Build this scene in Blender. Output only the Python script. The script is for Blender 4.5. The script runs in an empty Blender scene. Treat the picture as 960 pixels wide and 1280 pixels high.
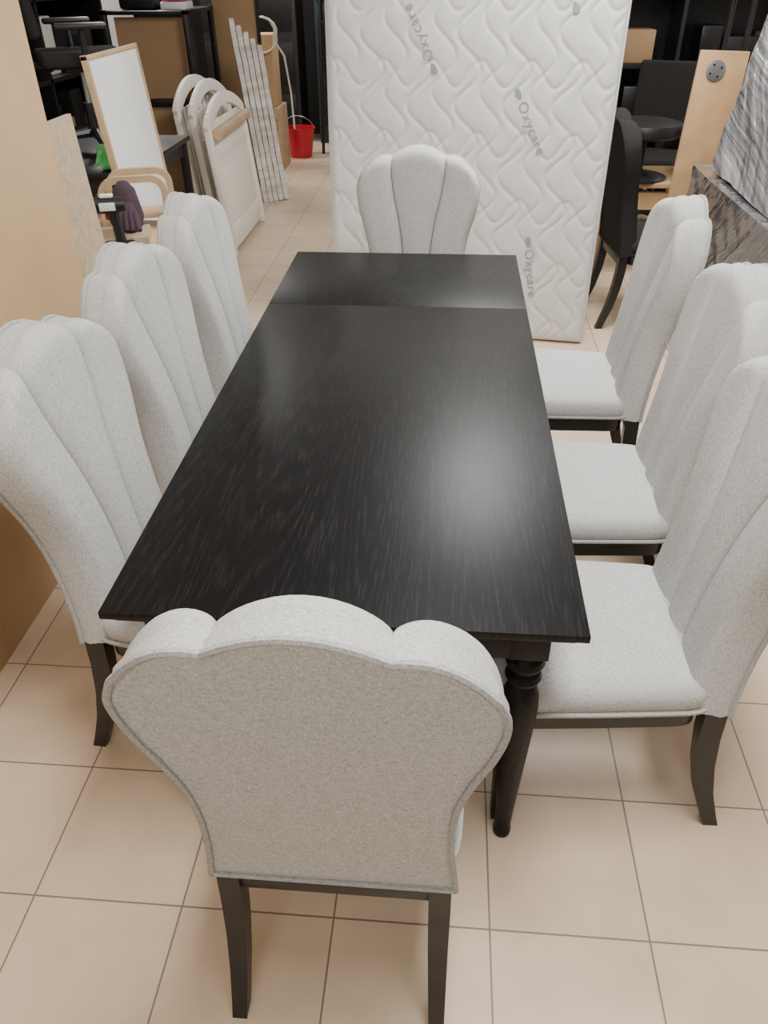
import bpy, bmesh, math, random
from mathutils import Vector, Matrix, Euler, noise
random.seed(3)
R=math.radians

# ------------------------------------------------------------------ materials
def new_mat(name):
    m=bpy.data.materials.new(name); m.use_nodes=True
    nt=m.node_tree; b=nt.nodes['Principled BSDF']
    return m,nt,b
def simple(name,col,rough=.6,metal=0,noise_amt=.12,scale=8,bump=0.0,bscale=80,coat=0):
    m,nt,b=new_mat(name)
    N=nt.nodes; L=nt.links
    tc=N.new('ShaderNodeTexCoord')
    n=N.new('ShaderNodeTexNoise'); n.inputs['Scale'].default_value=scale; n.inputs['Detail'].default_value=4
    L.new(tc.outputs['Object'],n.inputs['Vector'])
    r=N.new('ShaderNodeValToRGB')
    c1=[max(0,c*(1-noise_amt)) for c in col]; c2=[min(1,c*(1+noise_amt)) for c in col]
    r.color_ramp.elements[0].color=(*c1,1); r.color_ramp.elements[1].color=(*c2,1)
    r.color_ramp.elements[0].position=.3; r.color_ramp.elements[1].position=.7
    L.new(n.outputs['Fac'],r.inputs['Fac']); L.new(r.outputs['Color'],b.inputs['Base Color'])
    b.inputs['Roughness'].default_value=rough; b.inputs['Metallic'].default_value=metal
    if coat: b.inputs['Coat Weight'].default_value=coat
    if bump>0:
        n2=N.new('ShaderNodeTexNoise'); n2.inputs['Scale'].default_value=bscale; n2.inputs['Detail'].default_value=3
        L.new(tc.outputs['Object'],n2.inputs['Vector'])
        bp=N.new('ShaderNodeBump'); bp.inputs['Strength'].default_value=bump; bp.inputs['Distance'].default_value=.004
        L.new(n2.outputs['Fac'],bp.inputs['Height']); L.new(bp.outputs['Normal'],b.inputs['Normal'])
    return m
def fabric(name,c1,c2):
    m,nt,b=new_mat(name); N=nt.nodes; L=nt.links
    tc=N.new('ShaderNodeTexCoord')
    def nz(scale,sc,det=2):
        mp=N.new('ShaderNodeMapping'); mp.inputs['Scale'].default_value=sc
        L.new(tc.outputs['Object'],mp.inputs['Vector'])
        n=N.new('ShaderNodeTexNoise'); n.inputs['Scale'].default_value=scale; n.inputs['Detail'].default_value=det
        L.new(mp.outputs['Vector'],n.inputs['Vector']); return n
    n=nz(430,(.28,1,1.6)); n3=nz(430,(1.6,1,.28))
    mx=N.new('ShaderNodeMath'); mx.operation='ADD'; L.new(n.outputs['Fac'],mx.inputs[0]); L.new(n3.outputs['Fac'],mx.inputs[1])
    dv=N.new('ShaderNodeMath'); dv.operation='MULTIPLY'; dv.inputs[1].default_value=.5; L.new(mx.outputs[0],dv.inputs[0])
    r=N.new('ShaderNodeValToRGB'); r.color_ramp.elements[0].position=.37; r.color_ramp.elements[1].position=.61
    r.color_ramp.elements[0].color=(*c1,1); r.color_ramp.elements[1].color=(*c2,1)
    L.new(dv.outputs[0],r.inputs['Fac']); L.new(r.outputs['Color'],b.inputs['Base Color'])
    b.inputs['Roughness'].default_value=.95
    b.inputs['Specular IOR Level'].default_value=.15
    bp=N.new('ShaderNodeBump'); bp.inputs['Strength'].default_value=.32; bp.inputs['Distance'].default_value=.0009
    L.new(dv.outputs[0],bp.inputs['Height']); L.new(bp.outputs['Normal'],b.inputs['Normal'])
    return m
M_fab=fabric('light_grey_fabric',(.33,.33,.322),(.57,.568,.555))
M_pipe=fabric('piping_fabric',(.26,.26,.25),(.46,.46,.45))
M_dfab=fabric('dark_fabric',(.012,.011,.011),(.035,.032,.03))
M_blackwood=simple('black_painted_wood',(.008,.0075,.0075),.4,noise_amt=.2,bump=.1,bscale=60)

def table_mat():
    m,nt,b=new_mat('black_stained_oak'); N=nt.nodes; L=nt.links
    tc=N.new('ShaderNodeTexCoord')
    mp=N.new('ShaderNodeMapping'); mp.inputs['Scale'].default_value=(1,.035,1)
    L.new(tc.outputs['Object'],mp.inputs['Vector'])
    n=N.new('ShaderNodeTexNoise'); n.inputs['Scale'].default_value=420; n.inputs['Detail'].default_value=3; n.inputs['Roughness'].default_value=.6
    L.new(mp.outputs['Vector'],n.inputs['Vector'])
    mp2=N.new('ShaderNodeMapping'); mp2.inputs['Scale'].default_value=(3.6,.24,1)
    L.new(tc.outputs['Object'],mp2.inputs['Vector'])
    g=N.new('ShaderNodeTexNoise'); g.inputs['Scale'].default_value=1.5; g.inputs['Detail'].default_value=1.0; g.inputs['Roughness'].default_value=.3
    L.new(mp2.outputs['Vector'],g.inputs['Vector'])
    k=N.new('ShaderNodeMath'); k.operation='MULTIPLY'; k.inputs[1].default_value=230; L.new(g.outputs['Fac'],k.inputs[0])
    ad=N.new('ShaderNodeMath'); ad.operation='MULTIPLY_ADD'; ad.inputs[1].default_value=3.0; L.new(n.outputs['Fac'],ad.inputs[0]); L.new(k.outputs[0],ad.inputs[2])
    s=N.new('ShaderNodeMath'); s.operation='SINE'; L.new(ad.outputs[0],s.inputs[0])
    mr=N.new('ShaderNodeMapRange'); mr.inputs['From Min'].default_value=-1; mr.inputs['To Min'].default_value=.84; mr.inputs['To Max'].default_value=1.08
    L.new(s.outputs[0],mr.inputs['Value'])
    mul=N.new('ShaderNodeMath'); mul.operation='MULTIPLY'; L.new(n.outputs['Fac'],mul.inputs[0]); L.new(mr.outputs['Result'],mul.inputs[1])
    r=N.new('ShaderNodeValToRGB'); r.color_ramp.elements[0].position=.50; r.color_ramp.elements[1].position=.76
    r.color_ramp.elements[0].color=(.0035,.0036,.0040,1); r.color_ramp.elements[1].color=(.020,.020,.021,1)
    L.new(mul.outputs[0],r.inputs['Fac']); L.new(r.outputs['Color'],b.inputs['Base Color'])
    b.inputs['Roughness'].default_value=.40
    b.inputs['Specular IOR Level'].default_value=.18
    bp=N.new('ShaderNodeBump'); bp.inputs['Strength'].default_value=.2; bp.inputs['Distance'].default_value=.0006
    L.new(mul.outputs[0],bp.inputs['Height']); L.new(bp.outputs['Normal'],b.inputs['Normal'])
    return m
M_table=table_mat()

def floor_mat():
    m,nt,b=new_mat('beige_floor_tiles'); N=nt.nodes; L=nt.links
    tc=N.new('ShaderNodeTexCoord')
    mp=N.new('ShaderNodeMapping'); mp.inputs['Location'].default_value=(-.148+.337*40,-.835+.337*40,0)
    L.new(tc.outputs['Object'],mp.inputs['Vector'])
    br=N.new('ShaderNodeTexBrick'); br.offset=0; br.squash=1
    br.inputs['Scale'].default_value=1; br.inputs['Brick Width'].default_value=.337; br.inputs['Row Height'].default_value=.337
    br.inputs['Mortar Size'].default_value=.0022; br.inputs['Mortar Smooth'].default_value=.1
    br.inputs['Color1'].default_value=(.68,.53,.38,1); br.inputs['Color2'].default_value=(.72,.565,.41,1)
    br.inputs['Mortar'].default_value=(.24,.195,.155,1)
    L.new(mp.outputs['Vector'],br.inputs['Vector'])
    n=N.new('ShaderNodeTexNoise'); n.inputs['Scale'].default_value=7; n.inputs['Detail'].default_value=8
    L.new(tc.outputs['Object'],n.inputs['Vector'])
    r=N.new('ShaderNodeValToRGB'); r.color_ramp.elements[0].position=.3; r.color_ramp.elements[1].position=.7
    r.color_ramp.elements[0].color=(.88,.87,.86,1); r.color_ramp.elements[1].color=(1,1,1,1)
    L.new(n.outputs['Fac'],r.inputs['Fac'])
    mx=N.new('ShaderNodeMixRGB'); mx.blend_type='MULTIPLY'; mx.inputs[0].default_value=1
    L.new(br.outputs['Color'],mx.inputs[1]); L.new(r.outputs['Color'],mx.inputs[2])
    L.new(mx.outputs[0],b.inputs['Base Color'])
    b.inputs['Roughness'].default_value=.40
    bp=N.new('ShaderNodeBump'); bp.inputs['Strength'].default_value=.4; bp.inputs['Distance'].default_value=.002; bp.invert=True
    L.new(br.outputs['Fac'],bp.inputs['Height']); L.new(bp.outputs['Normal'],b.inputs['Normal'])
    return m
M_floor=floor_mat()
def wrap_mat(name,dark,light,rot=(.9,0,0),sc=(3,3,12),p=(.38,.64),bumpd=.012,rough=.22,det=2.5):
    m,nt,b=new_mat(name); N=nt.nodes; L=nt.links
    tc=N.new('ShaderNodeTexCoord')
    def layer(rt,s,scale,dist):
        mr=N.new('ShaderNodeMapping'); mr.inputs['Rotation'].default_value=rt
        mp=N.new('ShaderNodeMapping'); mp.inputs['Scale'].default_value=s
        L.new(tc.outputs['Object'],mr.inputs['Vector']); L.new(mr.outputs['Vector'],mp.inputs['Vector'])
        n=N.new('ShaderNodeTexNoise'); n.inputs['Scale'].default_value=scale; n.inputs['Detail'].default_value=det; n.inputs['Roughness'].default_value=.5; n.inputs['Distortion'].default_value=dist
        L.new(mp.outputs['Vector'],n.inputs['Vector']); return n
    a=layer(rot,sc,1.2,.2); c=layer((rot[0]+.5,rot[1]-.3,.2),(1,1,24),1.3,.1)
    ad=N.new('ShaderNodeMath'); ad.operation='ADD'; L.new(a.outputs['Fac'],ad.inputs[0]); L.new(c.outputs['Fac'],ad.inputs[1])
    hf=N.new('ShaderNodeMath'); hf.operation='MULTIPLY'; hf.inputs[1].default_value=.5; L.new(ad.outputs[0],hf.inputs[0])
    r=N.new('ShaderNodeValToRGB'); r.color_ramp.elements[0].position=p[0]; r.color_ramp.elements[1].position=p[1]
    r.color_ramp.elements[0].color=(*dark,1); r.color_ramp.elements[1].color=(*light,1)
    L.new(hf.outputs[0],r.inputs['Fac']); L.new(r.outputs['Color'],b.inputs['Base Color'])
    b.inputs['Roughness'].default_value=rough
    b.inputs['Specular IOR Level'].default_value=.8
    b.inputs['Coat Weight'].default_value=1; b.inputs['Coat Roughness'].default_value=.1
    bp=N.new('ShaderNodeBump'); bp.inputs['Strength'].default_value=1; bp.inputs['Distance'].default_value=bumpd
    L.new(hf.outputs[0],bp.inputs['Height']); L.new(bp.outputs['Normal'],b.inputs['Normal'])
    L.new(bp.outputs['Normal'],b.inputs['Coat Normal'])
    return m
M_wrap=wrap_mat('stretch_wrap_grey',(.030,.030,.034),(.11,.11,.115),rot=(.25,.2,0),sc=(2,2,14))
M_wrapL=wrap_mat('stretch_wrap_light',(.08,.08,.085),(.34,.34,.35),rot=(-.7,.2,0),sc=(1.5,1.5,14),bumpd=.022)
M_wrapW=wrap_mat('stretch_wrap_white',(.50,.47,.45),(.80,.78,.75),rot=(.3,.2,0),sc=(3,3,14),bumpd=.006)
M_card=simple('cardboard',(.53,.355,.20),.85,noise_amt=.05,scale=3)
M_card2=simple('cardboard_dark',(.34,.215,.115),.85,noise_amt=.08,scale=3)
M_fibre=simple('fibreboard',(.43,.34,.23),.9,noise_amt=.14,scale=45,bump=.3)
M_wood=simple('pale_wood',(.50,.35,.21),.55,noise_amt=.15,scale=12)
M_owood=simple('orange_wood',(.42,.26,.13),.5,noise_amt=.12,scale=10)
M_white=simple('white_laminate',(.80,.81,.82),.4,noise_amt=.02)
M_cream=simple('cream_paint',(.82,.79,.72),.45,noise_amt=.03)
M_black=simple('black_plastic',(.012,.012,.013),.4,noise_amt=.2)
M_blackm=simple('black_metal',(.015,.015,.016),.35,noise_amt=.2,metal=.3)
M_grey=simple('dark_grey_plastic',(.07,.07,.075),.5,noise_amt=.2)
M_steel=simple('brushed_steel',(.45,.45,.46),.35,metal=.9,noise_amt=.05)
M_red=simple('red_plastic',(.50,.012,.03),.35,noise_amt=.05)
M_pink=simple('magenta_plastic',(.60,.03,.20),.4,noise_amt=.05)
M_teal=simple('dark_teal',(.01,.03,.035),.6,noise_amt=.3,scale=4)
M_green=simple('green_cloth',(.12,.55,.16),.8)
M_purple=simple('purple_cloth',(.05,.028,.042),.9,bump=.5,bscale=40)
M_rope=simple('cream_rope',(.65,.6,.5),.8)
M_wall=simple('painted_wall',(.50,.48,.45),.9,noise_amt=.04,scale=3)
M_walld=simple('dark_wall',(.10,.10,.10),.9,noise_amt=.1,scale=3)
M_ceil=simple('ceiling_paint',(.75,.74,.72),.9,noise_amt=.02)
M_mat=simple('mattress_knit',(.64,.64,.63),.9,noise_amt=.03,scale=20,bump=.25,bscale=300)
M_tape=simple('mattress_tape',(.60,.60,.59),.8,noise_amt=.03)
M_txt=simple('grey_print',(.27,.29,.30),.8,noise_amt=.03)

# ------------------------------------------------------------------ mesh builder
class MB:
    def __init__(s): s.bm=bmesh.new(); s.mats=[]
    def mi(s,m):
        if m not in s.mats: s.mats.append(m)
        return s.mats.index(m)
    def _tag(s,faces,m):
        i=s.mi(m)
        for f in faces: f.material_index=i
    def box(s,c,d,m,rot=(0,0,0),bev=0.0,seg=2):
        mt=Matrix.Translation(Vector(c))@Euler(rot).to_matrix().to_4x4()@Matrix.Diagonal((d[0],d[1],d[2],1))
        r=bmesh.ops.create_cube(s.bm,size=1,matrix=mt)
        vs=r['verts']; fs=set(f for v in vs for f in v.link_faces)
        s._tag(fs,m)
        if bev>0:
            es=list(set(e for v in vs for e in v.link_edges))
            rr=bmesh.ops.bevel(s.bm,geom=es,offset=bev,segments=seg,profile=.5,affect='EDGES')
            s._tag(rr['faces'],m)
    def quadstrip(s,rings,m,closed=True,cap0=False,cap1=False):
        vr=[[s.bm.verts.new(p) for p in r] for r in rings]
        fs=[]
        for a,b in zip(vr,vr[1:]):
            n=len(a); rng=range(n if closed else n-1)
            for i in rng:
                j=(i+1)%n
                try: fs.append(s.bm.faces.new((a[i],a[j],b[j],b[i])))
                except: pass
        if cap0: fs.append(s.bm.faces.new(list(reversed(vr[0]))))
        if cap1: fs.append(s.bm.faces.new(vr[-1]))
        s._tag(fs,m); return vr
    def lathe(s,prof,m,c=(0,0,0),n=24,rot=(0,0,0)):
        E=Euler(rot).to_matrix(); c=Vector(c)
        rings=[[c+E@Vector((r*math.cos(2*math.pi*i/n),r*math.sin(2*math.pi*i/n),z)) for i in range(n)] for z,r in prof]
        s.quadstrip(rings,m,True,True,True)
    def tube(s,pts,r,m,n=8,closed=False,radii=None,sq=False):
        pts=[Vector(p) for p in pts]; k=len(pts); rings=[]
        up=None
        for i,p in enumerate(pts):
            if closed: t=(pts[(i+1)%k]-pts[i-1])
            else: t=pts[min(i+1,k-1)]-pts[max(i-1,0)]
            t.normalize()
            if up is None:
                up=Vector((0,0,1)) if abs(t.z)<.9 else Vector((0,1,0))
            up=(up-t*up.dot(t))
            if up.length<1e-5: up=Vector((1,0,0))-t*t.x
            up.normalize()
            sd=t.cross(up); rr=radii[i] if radii else r
            if sq: rings.append([p+up*rr*a+sd*rr*b for a,b in ((1,1),(1,-1),(-1,-1),(-1,1))])
            else: rings.append([p+up*rr*math.cos(2*math.pi*j/n)+sd*rr*math.sin(2*math.pi*j/n) for j in range(n)])
        if closed:
            rings.append(rings[0]); s.quadstrip(rings,m)
        else: s.quadstrip(rings,m,True,True,True)
    def mesh(s,name,ang=35):
        bmesh.ops.remove_doubles(s.bm,verts=s.bm.verts[:],dist=1e-6)
        bmesh.ops.recalc_face_normals(s.bm,faces=s.bm.faces[:])
        me=bpy.data.meshes.new(name); s.bm.to_mesh(me); s.bm.free()
        for m in s.mats: me.materials.append(m)
        me.polygons.foreach_set('use_smooth',[True]*len(me.polygons))
        me.set_sharp_from_angle(angle=R(ang))
        return me
    def obj(s,name,loc=(0,0,0),rot=(0,0,0),ang=35):
        return place(name,s.mesh(name,ang),loc,rot)
def place(name,me,loc=(0,0,0),rot=(0,0,0)):
    o=bpy.data.objects.new(name,me); bpy.context.collection.objects.link(o)
    o.location=loc; o.rotation_euler=rot; return o
def smooth_tab(tab,x):
    n=len(tab)
    if x<=tab[0][0]: return tab[0][1]
    if x>=tab[-1][0]: return tab[-1][1]
    for i in range(n-1):
        if x<=tab[i+1][0]:
            x0,y0=tab[i]; x1,y1=tab[i+1]
            m0=(y1-tab[max(i-1,0)][1])/(x1-tab[max(i-1,0)][0])
            m1=(tab[min(i+2,n-1)][1]-y0)/(tab[min(i+2,n-1)][0]-x0)
            h=x1-x0; t=(x-x0)/h
            return (2*t**3-3*t**2+1)*y0+(t**3-2*t**2+t)*h*m0+(-2*t**3+3*t**2)*y1+(t**3-t**2)*h*m1

# ------------------------------------------------------------------ dining chair
WT=[(.40,.210),(.50,.200),(.60,.195),(.69,.200),(.77,.217),(.84,.238),(.90,.249),(.945,.249),(.985,.235)]
Z0=.40
def leany(z): return -.100*max(0,(z-.42)/.65)**1.25
def chair_mesh(name,fab,pipe,wood):
    b=MB()
    def us(v): return smooth_tab([(0,.24),(.35,.27),(.6,.33),(.8,.40),(1,.46)],v)
    def pt(sv,v):
        a=abs(sv); u0=us(v)
        if a<=.5:
            u=2*a*u0; c=2*a; zp=1.044+.038*max(0,1-c*c)**1.05; lob=max(0,1-c*c)**.42
        else:
            t=a-.5; u=u0+t*(1-u0); zp=1.044-.070*t**2.5+.005*math.sin(math.pi*min(1,t*1.3))
            c=2*t-1
            lob=max(0,1-c*c)**.42 if t<.5 else 1
        W=smooth_tab(WT,.40+.585*v)
        x=math.copysign(u*W,sv); z=Z0+(zp-Z0)*v
        es=(1-u)*W/.045; et=(1-v)*.62/.045
        e1=math.sqrt(max(0,1-(1-min(1,es))**2)); e2=math.sqrt(max(0,1-(1-min(1,et))**2))
        return x,z,e1*e2,lob
    ss=[]
    for k in range(3):
        for i in range(18): ss.append(-1.5+k+ (1-math.cos(math.pi*i/18))/2)
    ss.append(1.5)
    vs=[i/28*.9 for i in range(28)]+[.9+.1*math.sin(math.pi/2*i/10) for i in range(11)]
    front=[];back=[]
    for v in vs:
        rf=[];rb=[]
        for sv in ss:
            x,z,e,lob=pt(sv,v)
            y=.034+.028*e+ .028*lob*min(1,e+.15)
            zf=z+ .014*(e**.7)*v**8*(.45+.55*lob)
            rf.append(Vector((x,leany(z)+y,zf)))
            rb.append(Vector((x,leany(z),z)))
        front.append(rf);back.append(rb)
    b.quadstrip(front,fab,False); b.quadstrip(back,fab,False)
    per=[(j,0) for j in range(len(vs))]+[(len(vs)-1,i) for i in range(1,len(ss))]+[(j,len(ss)-1) for j in range(len(vs)-2,-1,-1)]
    pf=[front[j][i] for j,i in per]; pb=[back[j][i] for j,i in per]
    mid=[]
    for p,q in zip(pb,pf):
        m=(p+q)/2; d=Vector((m.x,0,(m.z-.75)*.8 if m.z>.75 else 0)); 
        if d.length>0: d.normalize()
        mid.append(m+d*.006)
    b.quadstrip([pb,mid,pf],fab,False)
    b.quadstrip([[front[0][i] for i in range(len(ss))],[back[0][i] for i in range(len(ss))]],fab,False)
    pp=[p+Vector((p.x*.012,-.002,.002 if p.z>1 else 0)) for p in pb]
    b.tube(pp+[back[0][i]+Vector((0,-.002,0)) for i in range(len(ss)-2,0,-1)],.0058,pipe,6,closed=True)
    def ring(inset,z):
        pts=[]; n=64
        for k in range(n):
            a=2*math.pi*k/n; ca=math.cos(a); sa=math.sin(a); e=.16
            x=math.copysign(abs(ca)**e,ca); y=math.copysign(abs(sa)**e,sa)
            yy=.275+y*(.235-inset)
            hw=.212+.022*min(1,max(0,(yy-.04)/.35))-inset
            yy+= .018*(1-x*x)*(1 if y>0 else 0)
            pts.append(Vector((x*hw,yy,z)))
        return pts
    rg=[ring(.010,.405),ring(.001,.42),ring(0,.445),ring(.005,.460),ring(.018,.472),ring(.05,.482),ring(.10,.488),ring(.17,.491)]
    b.quadstrip(rg,fab,True,True,True)
    b.tube(ring(-.003,.412),.0055,pipe,6,closed=True)
    rr=[ring(.012,.352),ring(.010,.405)]
    b.quadstrip(rr,wood,True,True,True)
    b.box((0,.022,.375),(.40,.036,.055),wood,bev=.003)
    for sx in (-1,1):
        path=[(sx*.186,.022,.395),(sx*.187,.020,.32),(sx*.188,.008,.22),(sx*.19,-.014,.12),(sx*.192,-.045,.03),(sx*.193,-.056,0)]
        rad=[.0195,.0195,.0185,.017,.015,.0145]
        sp=[];sr=[]
        for i in range(25):
            t=i/24*5; k=min(4,int(t)); f=t-k
            sp.append(Vector(path[k]).lerp(Vector(path[k+1]),f)); sr.append(rad[k]+(rad[k+1]-rad[k])*f)
        rings=[[p+Vector((a*r,c*r*1.2,0)) for a,c in ((1,1),(1,-1),(-1,-1),(-1,1))] for p,r in zip(sp,sr)]
        b.quadstrip(rings,wood,True,True,True)
        rings=[[Vector((sx*(.200-.002*i)+a*r,.455+c*r,z)) for a,c in ((1,1),(1,-1),(-1,-1),(-1,1))] for i,(z,r) in enumerate(((.395,.022),(.3,.020),(0,.014)))]
        b.quadstrip(rings,wood,True,True,True)
    return b.mesh(name,40)
CH=chair_mesh('dining_chair',M_fab,M_pipe,M_blackwood)
chairs=[
 (-.155,.700,0),
 (-.800,1.44,-90-4),(-.800,2.00,-90-2),(-.795,2.56,-90),
 (.620,1.325,90+2),(.680,1.91,90),(.690,2.60,90-2),
 (-.130,3.32,180)]
for x,y,a in chairs: place('dining_chair',CH,(x,y,0),(0,0,R(a)))

# ------------------------------------------------------------------ table
def table():
    b=MB(); x0,x1,y0,y1,ys,H=-.603,.274,.978,3.110,2.525,.74
    for a,c in ((y0,ys-.0005),(ys+.0005,y1)):
        b.box(((x0+x1)/2,(a+c)/2,H-.008),(x1-x0,c-a,.016),M_table,bev=.0008)
    b.box(((x0+x1)/2,(y0+y1)/2,H-.020),(x1-x0-.016,y1-y0-.016,.010),M_table,bev=.003)
    b.box(((x0+x1)/2,(y0+y1)/2,H-.030),(x1-x0-.034,y1-y0-.034,.012),M_table,bev=.004)
    ins=.055
    ax0,ax1,ay0,ay1=x0+ins,x1-ins,y0+ins,y1-ins
    for x in (ax0+.012,ax1-.012): b.box((x,(ay0+ay1)/2,.662),(.024,ay1-ay0,.085),M_table,bev=.002)
    for y in (ay0+.012,ay1-.012): b.box(((ax0+ax1)/2,y,.662),(ax1-ax0,.024,.085),M_table,bev=.002)
    prof=[(0,.016),(.004,.020),(.02,.021),(.03,.018),(.10,.021),(.25,.029),(.38,.036),(.45,.039),(.49,.037),(.515,.029),(.522,.023),(.53,.023),(.535,.033),(.545,.037),(.555,.033),(.56,.025),(.568,.024),(.574,.035),(.586,.040),(.598,.037),(.604,.029),(.612,.029),(.62,.029)]
    for x in (ax0+.036,ax1-.036):
        for y in (ay0+.036,ay1-.036):
            b.box((x,y,.665),(.075,.075,.095),M_table,bev=.003)
            b.lathe(prof,M_table,(x,y,0),28)
    return b.obj('dining_table',ang=30)
table()

# ------------------------------------------------------------------ mattress
def mattress():
    b=MB(); W=1.37; Hh=2.0; T=.20; nx=190; nz=270
    w=.23; p=.30
    def disp(x,z):
        ph=2*math.pi*z/p; a=.058
        xs=x-a*math.sin(ph)
        d=abs(xs/w-round(xs/w))*w/math.sqrt(1+(a*2*math.pi/p*math.cos(ph))**2)
        q=2*math.pi*x/w; bb=.055
        zs=z-bb*math.sin(q)-.06
        d2=abs(zs/(p/1)-round(zs/(p/1)))*p/math.sqrt(1+(bb*2*math.pi/w*math.cos(q))**2)
        xs2=x+.5*w+a*.9*math.sin(ph+1.9)
        d3=abs(xs2/w-round(xs2/w))*w/math.sqrt(1+(a*.9*2*math.pi/p*math.cos(ph+1.9))**2)
        g=.0055*math.exp(-(d/.006)**2)+.0045*math.exp(-(d2/.006)**2)+.0045*math.exp(-(d3/.006)**2)
        g=min(g,.006)+.0018*(1-math.exp(-(min(d,d2,d3)/.03)**2))*-1
        edge=min(x+W/2,W/2-x,z,Hh-z)
        e=math.sqrt(max(0,1-(1-min(1,edge/.05))**2))
        return .035*(1-e)+g*min(1,edge/.04)
    front=[[Vector((-W/2+W*i/nx,disp(-W/2+W*i/nx,Hh*j/nz),Hh*j/nz)) for i in range(nx+1)] for j in range(nz+1)]
    b.quadstrip(front,M_mat,False)
    c=[(-W/2,0),(W/2,0),(W/2,Hh),(-W/2,Hh)]
    def loop(y,o): return [Vector((math.copysign(W/2+o,x),y,(-min(o,0) if z==0 else Hh+o))) for x,z in c]
    b.quadstrip([loop(.035,0),loop(.06,.004),loop(T/2,.008),loop(T-.04,.004),loop(T-.02,0),loop(T,-.03)],M_mat,True,False,True)
    for y in (.035,T-.02):
        q=[Vector((x,y,max(.004,z))) for x,z in ((-W/2,0),(-W/2,Hh/2),(-W/2,Hh),(0,Hh),(W/2,Hh),(W/2,Hh/2),(W/2,0),(0,0))]
        b.tube(q,.007,M_tape,6,closed=True)
    o=b.obj('mattress',(.0575,4.0575,.006),(R(-2.5),0,R(-7.8)),ang=60)
    def txt(x,z,rot,s=.064):
        cu=bpy.data.curves.new('printed_label','FONT'); cu.body='Oxycare'; cu.size=s; cu.extrude=.0003; cu.space_character=1.12
        cu.materials.append(M_txt)
        t=bpy.data.objects.new('printed_label',cu); bpy.context.collection.objects.link(t)
        t.parent=o; t.location=(x,-.0032,z)
        t.rotation_euler=(Matrix.Rotation(R(rot),3,'Y')@Euler((R(90),0,0)).to_matrix()).to_euler()
        lb=MB(); pts=[Vector((.024*math.cos(a)*(1+.25*math.cos(a)),0,.014*math.sin(a))) for a in [2*math.pi*i/16 for i in range(16)]]
        vs=[lb.bm.verts.new(q) for q in pts]; f=lb.bm.faces.new(vs); lb._tag([f],M_txt)
        l=lb.obj('printed_leaf'); l.parent=o
        d=Matrix.Rotation(R(rot),3,'Y')@Vector((-.042,0,.02))
        l.location=Vector((x,-.0036,z))+d; l.rotation_euler=(0,R(rot),0)
    txt(-.16,1.32,-118); txt(.24,1.14,62); txt(.34,.48,80); txt(.46,1.56,-118)
mattress()

# ------------------------------------------------------------------ room
def room():
    X0,X1,Y0,Y1,H=-3.4,3.0,-1.6,10.2,2.9
    b=MB(); b.box(((X0+X1)/2,(Y0+Y1)/2,-.05),(X1-X0+.4,Y1-Y0+.4,.1),M_floor); b.obj('floor')
    b=MB(); b.box(((X0+X1)/2,(Y0+Y1)/2,H+.05),(X1-X0+.4,Y1-Y0+.4,.1),M_ceil); b.obj('ceiling')
    b=MB(); b.box((X0-.05,(Y0+Y1)/2,H/2),(.1,Y1-Y0,H),M_wall); b.obj('wall_left')
    b=MB(); b.box((X1+.05,(Y0+Y1)/2,H/2),(.1,Y1-Y0,H),M_wall); b.obj('wall_right')
    b=MB(); b.box(((X0+X1)/2,Y1+.05,H/2),(X1-X0+.2,.1,H),M_walld); b.obj('wall_back')
    b=MB(); b.box(((X0+X1)/2,Y0-.05,H/2),(X1-X0+.2,.1,H),M_wall); b.obj('wall_front')
room()

# ------------------------------------------------------------------ left-hand clutter
b=MB()
for k,x in enumerate((.016,0,-.016)):
    b.box((x,-.012*k,.99-.01*k),(.0145,2.3,1.98-.02*k),M_card if k!=1 else M_card2,bev=.002)
b.obj('cardboard_panel',(-1.283,1.42,0))
b=MB(); b.box((0,0,.63),(.018,.24,1.26),M_fibre,bev=.002); b.box((-.02,.0,.62),(.02,.2,1.2),M_card2,bev=.002)
b.obj('fibreboard_sheet',(-1.30,2.84,0.002),(0,R(-3),0))
b=MB()
b.box((0,0,.69),(.016,.60,1.34),M_white)
for y in (-.31,.31): b.box((0,y,.69),(.03,.016,1.38),M_wood,bev=.002)
for z in (.011,1.369): b.box((0,0,z),(.03,.636,.018),M_wood,bev=.002)
b.obj('framed_white_panel',(-1.46,4.0,0.002),(0,R(-5),0))

def desk(name,loc,w,d,h,mt,ml):
    b=MB(); b.box((0,0,h-.015),(w,d,.03),mt,bev=.004)
    for sx in (-1,1):
        for sy in (-1,1): b.box((sx*(w/2-.04),sy*(d/2-.04),(h-.03)/2),(.045,.045,h-.03),ml,bev=.003)
    for sy in (-1,1): b.box((0,sy*(d/2-.04),h-.07),(w-.08,.02,.08),ml)
    for sx in (-1,1): b.box((sx*(w/2-.04),0,h-.07),(.02,d-.08,.08),ml)
    return b.obj(name,loc)
desk('black_desk',(-2.15,4.75,0),.95,1.1,.80,M_blackwood,M_blackwood)

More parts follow.
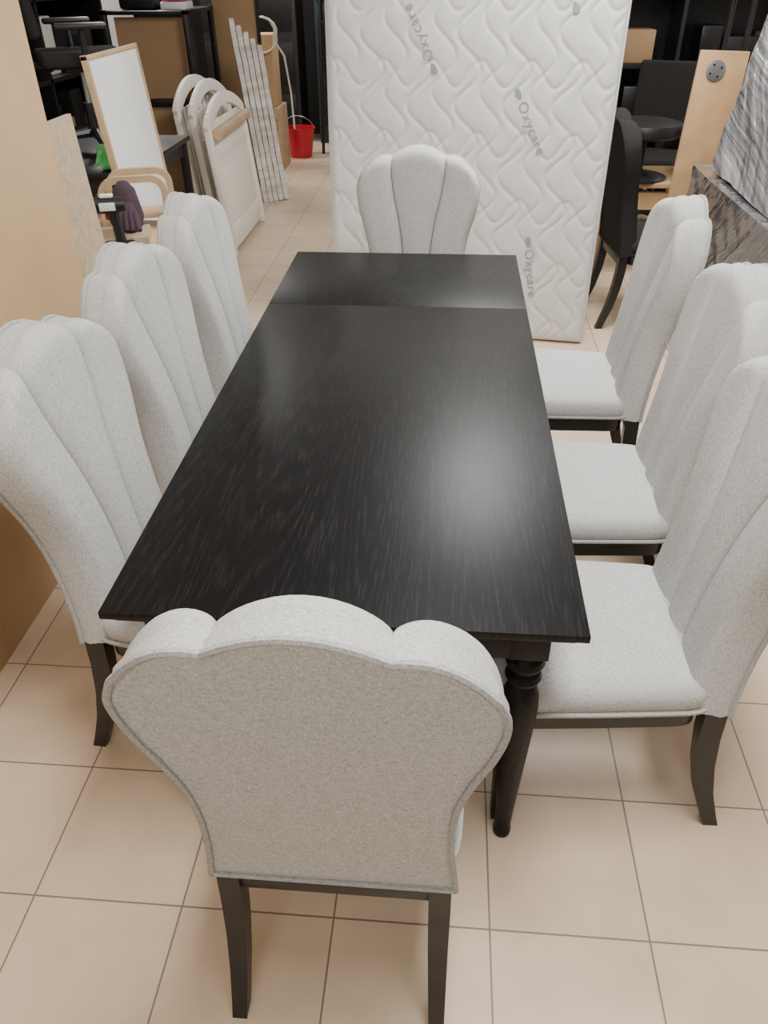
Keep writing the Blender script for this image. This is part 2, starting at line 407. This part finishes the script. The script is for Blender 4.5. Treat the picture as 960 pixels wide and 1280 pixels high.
def office_chair(loc,rz,s=1):
    b=MB()
    for k in range(5):
        a=2*math.pi*k/5
        b.tube([(0,0,.10),(.15*math.cos(a),.15*math.sin(a),.095),(.28*math.cos(a),.28*math.sin(a),.07)],.02,M_black,8,radii=[.03,.022,.016])
        b.lathe([(-.02,.02),(-.018,.026),(.018,.026),(.02,.02)],M_black,(.29*math.cos(a),.29*math.sin(a),.027),12,(R(90),0,a))
        b.tube([(.29*math.cos(a),.29*math.sin(a),.03),(.285*math.cos(a),.285*math.sin(a),.075)],.008,M_black,6)
    b.tube([(0,0,.08),(0,0,.25)],.028,M_black,12); b.tube([(0,0,.25),(0,0,.42)],.016,M_steel,12)
    b.box((0,0,.425),(.22,.2,.03),M_black,bev=.006)
    b.box((0,.01,.475),(.48,.46,.075),M_dfab,bev=.03,seg=4)
    b.tube([(0,-.15,.43),(0,-.27,.45),(0,-.29,.6),(0,-.27,.8)],.02,M_black,8)
    b.box((0,-.245,.83),(.44,.06,.52),M_dfab,rot=(R(6),0,0),bev=.028,seg=4)
    for sx in (-1,1):
        b.tube([(sx*.15,0,.43),(sx*.27,0,.45),(sx*.29,0,.62)],.014,M_black,8)
        b.box((sx*.29,0,.635),(.07,.26,.03),M_black,bev=.012)
    return b.obj('office_chair',loc,(0,0,rz))
office_chair((-2.08,4.80,.80),R(-60))
office_chair((-2.75,3.3,0),R(20))
def shelving(name,loc,rz,L,seed):
    rnd=random.Random(seed); b=MB()
    for z in (.03,.5,1.0,1.5,1.98): b.box((0,0,z),(.45,L,.03),M_black)
    n=max(2,round(L/1.2))
    for i in range(n+1): b.box((0,-L/2+.015+i*(L-.03)/n,1.0),(.45,.03,2.0),M_black)
    b.box((-.215,0,1.0),(.015,L-.02,1.98),M_blackm)
    for z in (.045,.515,1.015,1.515):
        y=-L/2+.1
        while y<L/2-.3:
            w=rnd.uniform(.14,.3); h=rnd.uniform(.12,.4)
            if all(abs((y+w/2)-(-L/2+.015+i*(L-.03)/n))>w/2+.02 for i in range(n+1)):
                b.box((rnd.uniform(-.02,.04),y+w/2,z+h/2),(rnd.uniform(.22,.34),w,h),rnd.choice([M_black,M_teal,M_card2,M_blackm,M_grey,M_black,M_dfab,M_cream if rnd.random()<.3 else M_grey]),bev=.01)
            y+=w+.03
    b.obj(name,loc,(0,0,rz))
shelving('black_shelving_unit',(-3.15,5.6,0),0,3.6,4)
rg=[]
b=MB()
for j in range(12):
    t=j/11; rg.append([Vector((-.07+.14*i/11, .02*math.sin(i*1.3+j*.5), .09*math.sin(t*3.14)+.02+.012*math.sin(i*.9)) )+Vector((0,(t-.5)*.16,0)) for i in range(12)])
b.quadstrip(rg,M_green,False); o=b.obj('green_cloth',(-1.80,4.31,.802))
m=o.modifiers.new('s','SOLIDIFY'); m.thickness=.006

b=MB(); b.box((0,0,.705),(.42,.62,.03),M_wood,bev=.004)
for sx in (-1,1):
    for sy in (-1,1): b.box((sx*.18,sy*.27,.345),(.04,.04,.69),M_blackwood)
b.box((0,0,.25),(.38,.58,.02),M_card2)
b.box((.06,.0,.735),(.24,.2,.03),M_fibre,rot=(0,0,.3),bev=.003)
b.obj('small_workbench',(-1.47,3.31,0))
def drill(loc,rz):
    b=MB()
    b.lathe([(-.09,.012),(-.085,.026),(-.04,.031),(.03,.032),(.05,.028)],M_black,(0,0,.20),20,(0,R(90),0))
    b.lathe([(.05,.026),(.07,.025),(.10,.018),(.115,.010)],M_steel,(0,0,.20),20,(0,R(90),0))
    b.tube([(.11,0,.20),(.17,0,.20)],.003,M_steel,6)
    b.tube([(-.03,0,.18),(-.04,0,.12),(-.045,0,.05)],.02,M_black,10,radii=[.026,.019,.022])
    b.box((-.035,0,.028),(.12,.075,.055),M_black,bev=.01); b.box((-.02,0,.235),(.05,.03,.012),M_white,bev=.004)
    b.box((-.02,-.031,.20),(.06,.004,.03),M_white,bev=.001)
    b.box((-.02,.031,.20),(.06,.004,.03),M_white,bev=.001)
    b.box((-.035,.038,.03),(.07,.003,.03),M_white,bev=.001)
    b.box((-.008,0,.16),(.012,.014,.03),M_red,bev=.003)
    b.obj('cordless_drill',loc,(0,0,rz))
drill((-1.36,3.07,.72),R(-165))
b=MB()
b.lathe([(0,.03),(.02,.055),(.06,.065),(.12,.055),(.17,.045),(.20,.02)],M_purple,(0,0,0),16)
for k in range(5):
    a=-.6+k*.3; b.tube([(.02*math.sin(a),-.02,.13),(.07*math.sin(a)+.02,-.07,.12-.01*k),(.09*math.sin(a)+.03,-.11,.03)],.014,M_purple,8,radii=[.018,.016,.012])
b.obj('work_glove',(-1.37,3.33,.752),ang=60)
b=MB()
for dx,dy in ((0,0),(.03,.16)):
    pts=[(-.13+dx,dy,0)]+[(-.13+dx,dy,.10)]
    for k in range(7):
        a=math.pi-math.pi/2*k/6; pts.append((-.06+dx+.07*math.cos(a),dy,.14+.07*math.sin(a)))
    for k in range(7):
        a=math.pi/2-math.pi/2*k/6; pts.append((.08+dx+.06*math.cos(a),dy,.15+.06*math.sin(a)))
    pts+=[(.13+dx+.01,dy,0)]
    b.tube(pts,.014,M_wood,4,sq=True)
b.box((.0,.08,.05),(.28,.14,.02),M_wood,bev=.003)
b.obj('bentwood_armrest_frame',(-1.39,3.46,.722),(0,0,R(20)))

def rack():
    b=MB(); w,d,h=.66,.75,1.42
    for sx in (-1,1):
        for sy in (-1,1): b.box((sx*(w/2-.02),sy*(d/2-.02),h/2),(.04,.04,h),M_blackm,bev=.002)
    for z in (.10,.81,1.40):
        b.box((0,0,z),(w,d,.025),M_blackm,bev=.002)
    b.box((0,-.30,.45),(.54,.03,.64),M_card2); b.box((.0,-.28,1.10),(.52,.03,.54),M_card2)
    b.box((.1,.1,.33),(.4,.4,.4),M_black,bev=.01)
    b.box((-.1,0,1.48),(.28,.4,.13),M_black,bev=.02); b.box((.18,-.1,1.437),(.20,.2,.05),M_white,bev=.01); b.box((.18,-.1,1.50),(.18,.16,.07),M_pink,bev=.01)
    b.obj('metal_storage_rack',(-2.31,6.98,0))
rack()
b=MB(); b.box((0,0,1.0),(.36,.03,2.0),M_card2,bev=.002); b.box((.19,.0,1.0),(.02,.05,2.0),M_blackwood)
b.obj('tall_brown_board',(-1.84,7.5,0))
b=MB(); b.box((0,0,.9),(.5,.4,1.8),M_black,bev=.01)
for z in (.4,.9,1.35): b.box((0,-.205,z),(.44,.01,.38),M_blackm,bev=.003)
b.obj('black_cabinet',(-2.6,8.1,0))

def crib(name,loc,rot,slat=True,w=.9,h=.95):
    b=MB()
    for sy in (-1,1):
        b.box((0,sy*(w/2-.02),h*.42),(.045,.05,h*.84),M_cream,bev=.006)
    n=20
    def top(t): return h*.86+h*.14*math.sin(math.pi*t)**.8
    for k in range(n):
        t0=k/n;t1=(k+1)/n; y0=-w/2+w*t0;y1=-w/2+w*t1
        zz=(top(t0)+top(t1))/2; a=math.atan2(top(t1)-top(t0),y1-y0)
        b.box((0,(y0+y1)/2,zz-.035),(.035,(w/n)/math.cos(a)+.004,.075),M_cream,rot=(a,0,0),bev=.004)
    b.box((0,0,.14),(.03,w-.06,.10),M_cream,bev=.004); b.box((0,0,h*.66),(.028,w-.06,.05),M_cream,bev=.004)
    if slat:
        for k in range(9):
            y=-w/2+.09+k*(w-.18)/8; b.box((0,y,h*.46),(.016,.045,h*.78),M_cream,bev=.003)
    else:
        b.box((0,0,h*.45),(.014,w-.08,h*.82),M_cream,bev=.002)
        b.box((.012,0,h*.38),(.012,w-.3,h*.34),M_cream,bev=.004)
        b.tube([(.05,-w/2+.05,h*.80),(.05,w/2-.1,h*.80)],.035,M_wood,12)
    b.obj(name,loc,rot)
crib('crib_end_panel',(-1.49,5.84,.004),(0,R(-6),0),False,.98,.98)
crib('crib_end_panel',(-1.62,5.98,.004),(0,R(-6),0),True,.95,1.04)
crib('crib_end_panel',(-1.73,6.02,.004),(0,R(-6),0),True,.95,1.06)
b=MB()
for k in range(5):
    x=-.09+.045*k; h=1.36-.05*k
    rings=[]
    for j in range(20):
        z=h*j/19; o=.006*noise.noise(Vector((x*20,z*9,k)))
        rings.append([Vector((x+o+a*.019,c*.05+o,z)) for a,c in ((1,1),(1,-1),(-1,-1),(-1,1))])
    b.quadstrip(rings,M_wrapW,True,True,True)
b.obj('wrapped_bed_rails',(-1.52,7.0,.004),(0,R(-6),R(20)))
b=MB(); b.box((0,0,.28),(.34,.4,.56),M_wood,bev=.004); b.box((0,-.02,.86),(.28,.3,.6),M_card,bev=.01)
b.box((0,-.205,.42),(.30,.02,.1),M_fibre); b.box((0,-.205,.16),(.30,.02,.1),M_fibre)
b.obj('wooden_crate',(-1.83,8.35,0))
b=MB()
pts=[]
for k in range(90):
    a=k*.35; pts.append((.13*math.cos(a)*(1+.1*math.sin(k)),.03*math.sin(k*.6)-.0,.14*math.sin(a)+.16))
b.tube(pts,.009,M_rope,6); b.tube([(.12,0,.1),(.2,-.05,0),(.24,-.05,-.3),(.26,-.1,-.6)],.009,M_rope,6)
b.obj('coiled_cable',(-1.76,8.13,1.0))
b=MB()
b.lathe([(0,.11),(.004,.115),(.27,.155),(.27,.165),(.285,.165),(.285,.15),(.26,.148),(.02,.108),(.015,.0005)],M_red,(0,0,0),32)
b.tube([(.16*math.cos(t),-.02-.10*math.sin(t),.27+.14*math.sin(t)) for t in [math.pi*i/16 for i in range(17)]],.004,M_steel,6)
b.obj('red_bucket',(-1.60,8.85,0))
b=MB(); b.box((0,0,1.0),(1.3,.5,2.0),M_teal,bev=.01)
for i in (-1,1):
    for z in (.35,1.0,1.65): b.box((i*.32,-.255,z),(.6,.015,.58),M_black,bev=.004)
b.obj('dark_storage_cabinet',(-.85,9.85,0))
b=MB(); b.box((0,0,1.0),(1.4,.5,2.0),M_black,bev=.01)
for z in (.3,.8,1.3,1.75): b.box((0,-.255,z),(1.3,.015,.4),M_blackm,bev=.004)
b.obj('dark_storage_cabinet',(-2.4,9.85,0))
b=MB()
for x in (-.12,.12):
    b.tube([(x,0,0),(x,.25,1.7)],.016,M_blackm,8); b.tube([(x,.5,0),(x,.26,1.7)],.016,M_blackm,8)
for k in range(5): b.box((0,.05+.045*k,.3+.3*k),(.24,.08,.02),M_blackm)
b.obj('black_step_ladder',(-1.26,9.0,0))

# ------------------------------------------------------------------ right-hand clutter
CH2=chair_mesh('upholstered_chair',M_dfab,M_dfab,M_blackwood)
place('upholstered_chair',CH2,(.90,4.42,0),(0,0,R(-84)))
b=MB()
b.box((0,0,.575),(.60,.5,.03),M_owood,bev=.004)
for sx in (-1,1):
    for sy in (-1,1): b.box((sx*.26,sy*.21,.28),(.05,.05,.56),M_owood,bev=.003)
    b.box((sx*.26,0,.48),(.03,.4,.1),M_owood)
b.box((0,-.21,.48),(.5,.03,.1),M_owood)
b.obj('wooden_side_table',(1.20,5.3,0))
def stool(loc,s=1):
    b=MB()
    b.lathe([(0,.17),(.012,.17),(.02,.15),(.03,.04),(.05,.028)],M_black,(0,0,0),28)
    b.tube([(0,0,.04),(0,0,.24)],.022,M_blackm,14)
    b.lathe([(.22,.05),(.235,.19),(.25,.215),(.28,.22),(.31,.21),(.325,.15),(.33,.01)],M_black,(0,0,0),28)
    b.obj('black_round_stool',loc)
stool((1.16,5.2,.59))
shelving('black_shelving_unit',(1.75,7.4,0),R(-90),2.4,11)
office_chair((1.50,6.4,0),R(160))
office_chair((.75,6.6,0),R(200))
b=MB(); b.box((0,0,.65),(.25,.03,1.30),M_owood,bev=.003)
b.lathe([(0,.05),(.004,.05),(.006,.04),(.006,.001)],M_steel,(-.03,-.0155,1.21),28,(R(90),0,0))
for k in range(4):
    a=k*math.pi/2+.5; b.lathe([(0,.006),(.003,.005)],M_black,(-.03+.03*math.cos(a),-.022,1.21+.03*math.sin(a)),8,(R(90),0,0))
b.obj('tabletop_with_metal_plate',(1.36,4.76,.002),(R(-1),R(2),0))

def wrapped_block(name,loc,dims,mat,tilt=0,rz=0,amp=.02,seed=0,shear=0):
    b=MB(); dx,dy,dz=dims; n=44
    bm=b.bm
    bmesh.ops.create_cube(bm,size=1)
    bmesh.ops.subdivide_edges(bm,edges=bm.edges[:],cuts=n,use_grid_fill=True)
    for v in bm.verts:
        p=v.co.copy()
        q=Vector((p.x*dx,p.y*dy,(p.z+.5)*dz))
        n1=noise.noise(Vector((q.x*2.0+seed,q.y*2.0,q.z*3)))
        t=(q.z+q.y*.6); n2=1-abs(noise.noise(Vector((q.x*2+seed,(q.y-q.z*.6)*1.5,t*9))))*2
        t2=(q.z-q.y*.9); n3=1-abs(noise.noise(Vector((q.x*2+seed+7,(q.y+q.z*.9)*1.2,t2*7))))*2
        o=amp*n1+amp*.30*n2+amp*.28*n3
        rnd=(abs(p.x*2)**8+abs(p.y*2)**8)/2
        q+=Vector((p.x,p.y,0))*2*o
        if p.z>.49: q.z+=min(0,o*.8-.01)
        q.x*=1-.03*rnd; q.y*=1-.02*rnd
        q.x+=shear*(q.z)
        v.co=q
    for f in bm.faces: f.material_index=b.mi(mat)
    return b.obj(name,loc,(0,tilt,rz),ang=60)
wrapped_block('wrapped_furniture_stack',(1.68,3.22,0),(1.0,1.9,.875),M_wrap,amp=.02,seed=2)
wrapped_block('wrapped_sofa_section',(1.50,3.55,.877),(.52,1.0,.85),M_wrapL,amp=.024,seed=9,shear=.16)
b=MB()
for y in (-.18,0.05,.2):
    b.tube([(-.35,y,.66),(0,y+.02,.60),(.45,y,.52)],.02,M_blackm,10)
b.tube([(-.32,-.2,.655),(-.32,.24,.655)],.018,M_blackm,10); b.tube([(.3,-.2,.55),(.3,.24,.55)],.018,M_blackm,10)
for x in (-.3,.3):
    for y in (-.18,.2): b.tube([(x,y,.62 if x<0 else .55),(x,y,0)],.016,M_blackm,10)
b.obj('tubular_chair_frame',(1.92,5.35,.895))
desk('black_desk',(1.92,5.35,0),.75,.75,.89,M_blackwood,M_blackwood)

# ------------------------------------------------------------------ lights
def ceiling_or_fill_light(x,y,sx,sy,w,col=(1,.985,.955)):
    b=MB(); b.box((0,0,.035),(sx+.06,sy+.06,.07),M_white,bev=.005)
    o=b.obj('ceiling_or_fill_light',(x,y,2.83))
    l=bpy.data.lights.new('lamp','AREA'); l.shape='RECTANGLE'; l.size=sx; l.size_y=sy; l.energy=w; l.color=col
    lo=bpy.data.objects.new('lamp',l); bpy.context.collection.objects.link(lo); lo.parent=o; lo.location=(0,0,-.008)
ceiling_or_fill_light(.66,3.8,.45,1.5,138)
ceiling_or_fill_light(.3,.9,.5,1.2,80)
ceiling_or_fill_light(-.3,-1.0,1.2,.4,30)  # added fill lamp and housing behind the camera, lifts the near chair back
ceiling_or_fill_light(-2.6,2.0,.4,1.2,44)
ceiling_or_fill_light(-2.9,8.2,.4,1.3,75)  # unseen lamp added to brighten the rear left clutter, kept off table reflections
ceiling_or_fill_light(-1.0,9.2,1.2,.3,36)
ceiling_or_fill_light(2.5,6.4,.4,1.0,38)
w=bpy.data.worlds.new('World'); bpy.context.scene.world=w; w.use_nodes=True
w.node_tree.nodes['Background'].inputs[0].default_value=(.9,.95,1,1); w.node_tree.nodes['Background'].inputs[1].default_value=.4

# ------------------------------------------------------------------ camera
cd=bpy.data.cameras.new('Camera'); cam=bpy.data.objects.new('Camera',cd); bpy.context.collection.objects.link(cam)
cd.sensor_fit='VERTICAL'; cd.sensor_height=36; cd.lens=961/1280*36; cd.clip_start=.05; cd.clip_end=60
M=Matrix.Rotation(R(4.83),4,'Z')@Matrix.Rotation(R(90-35.56),4,'X')@Matrix.Rotation(R(-.573),4,'Z')
M.translation=Vector((0,0,1.69)); cam.matrix_world=M
bpy.context.scene.camera=cam
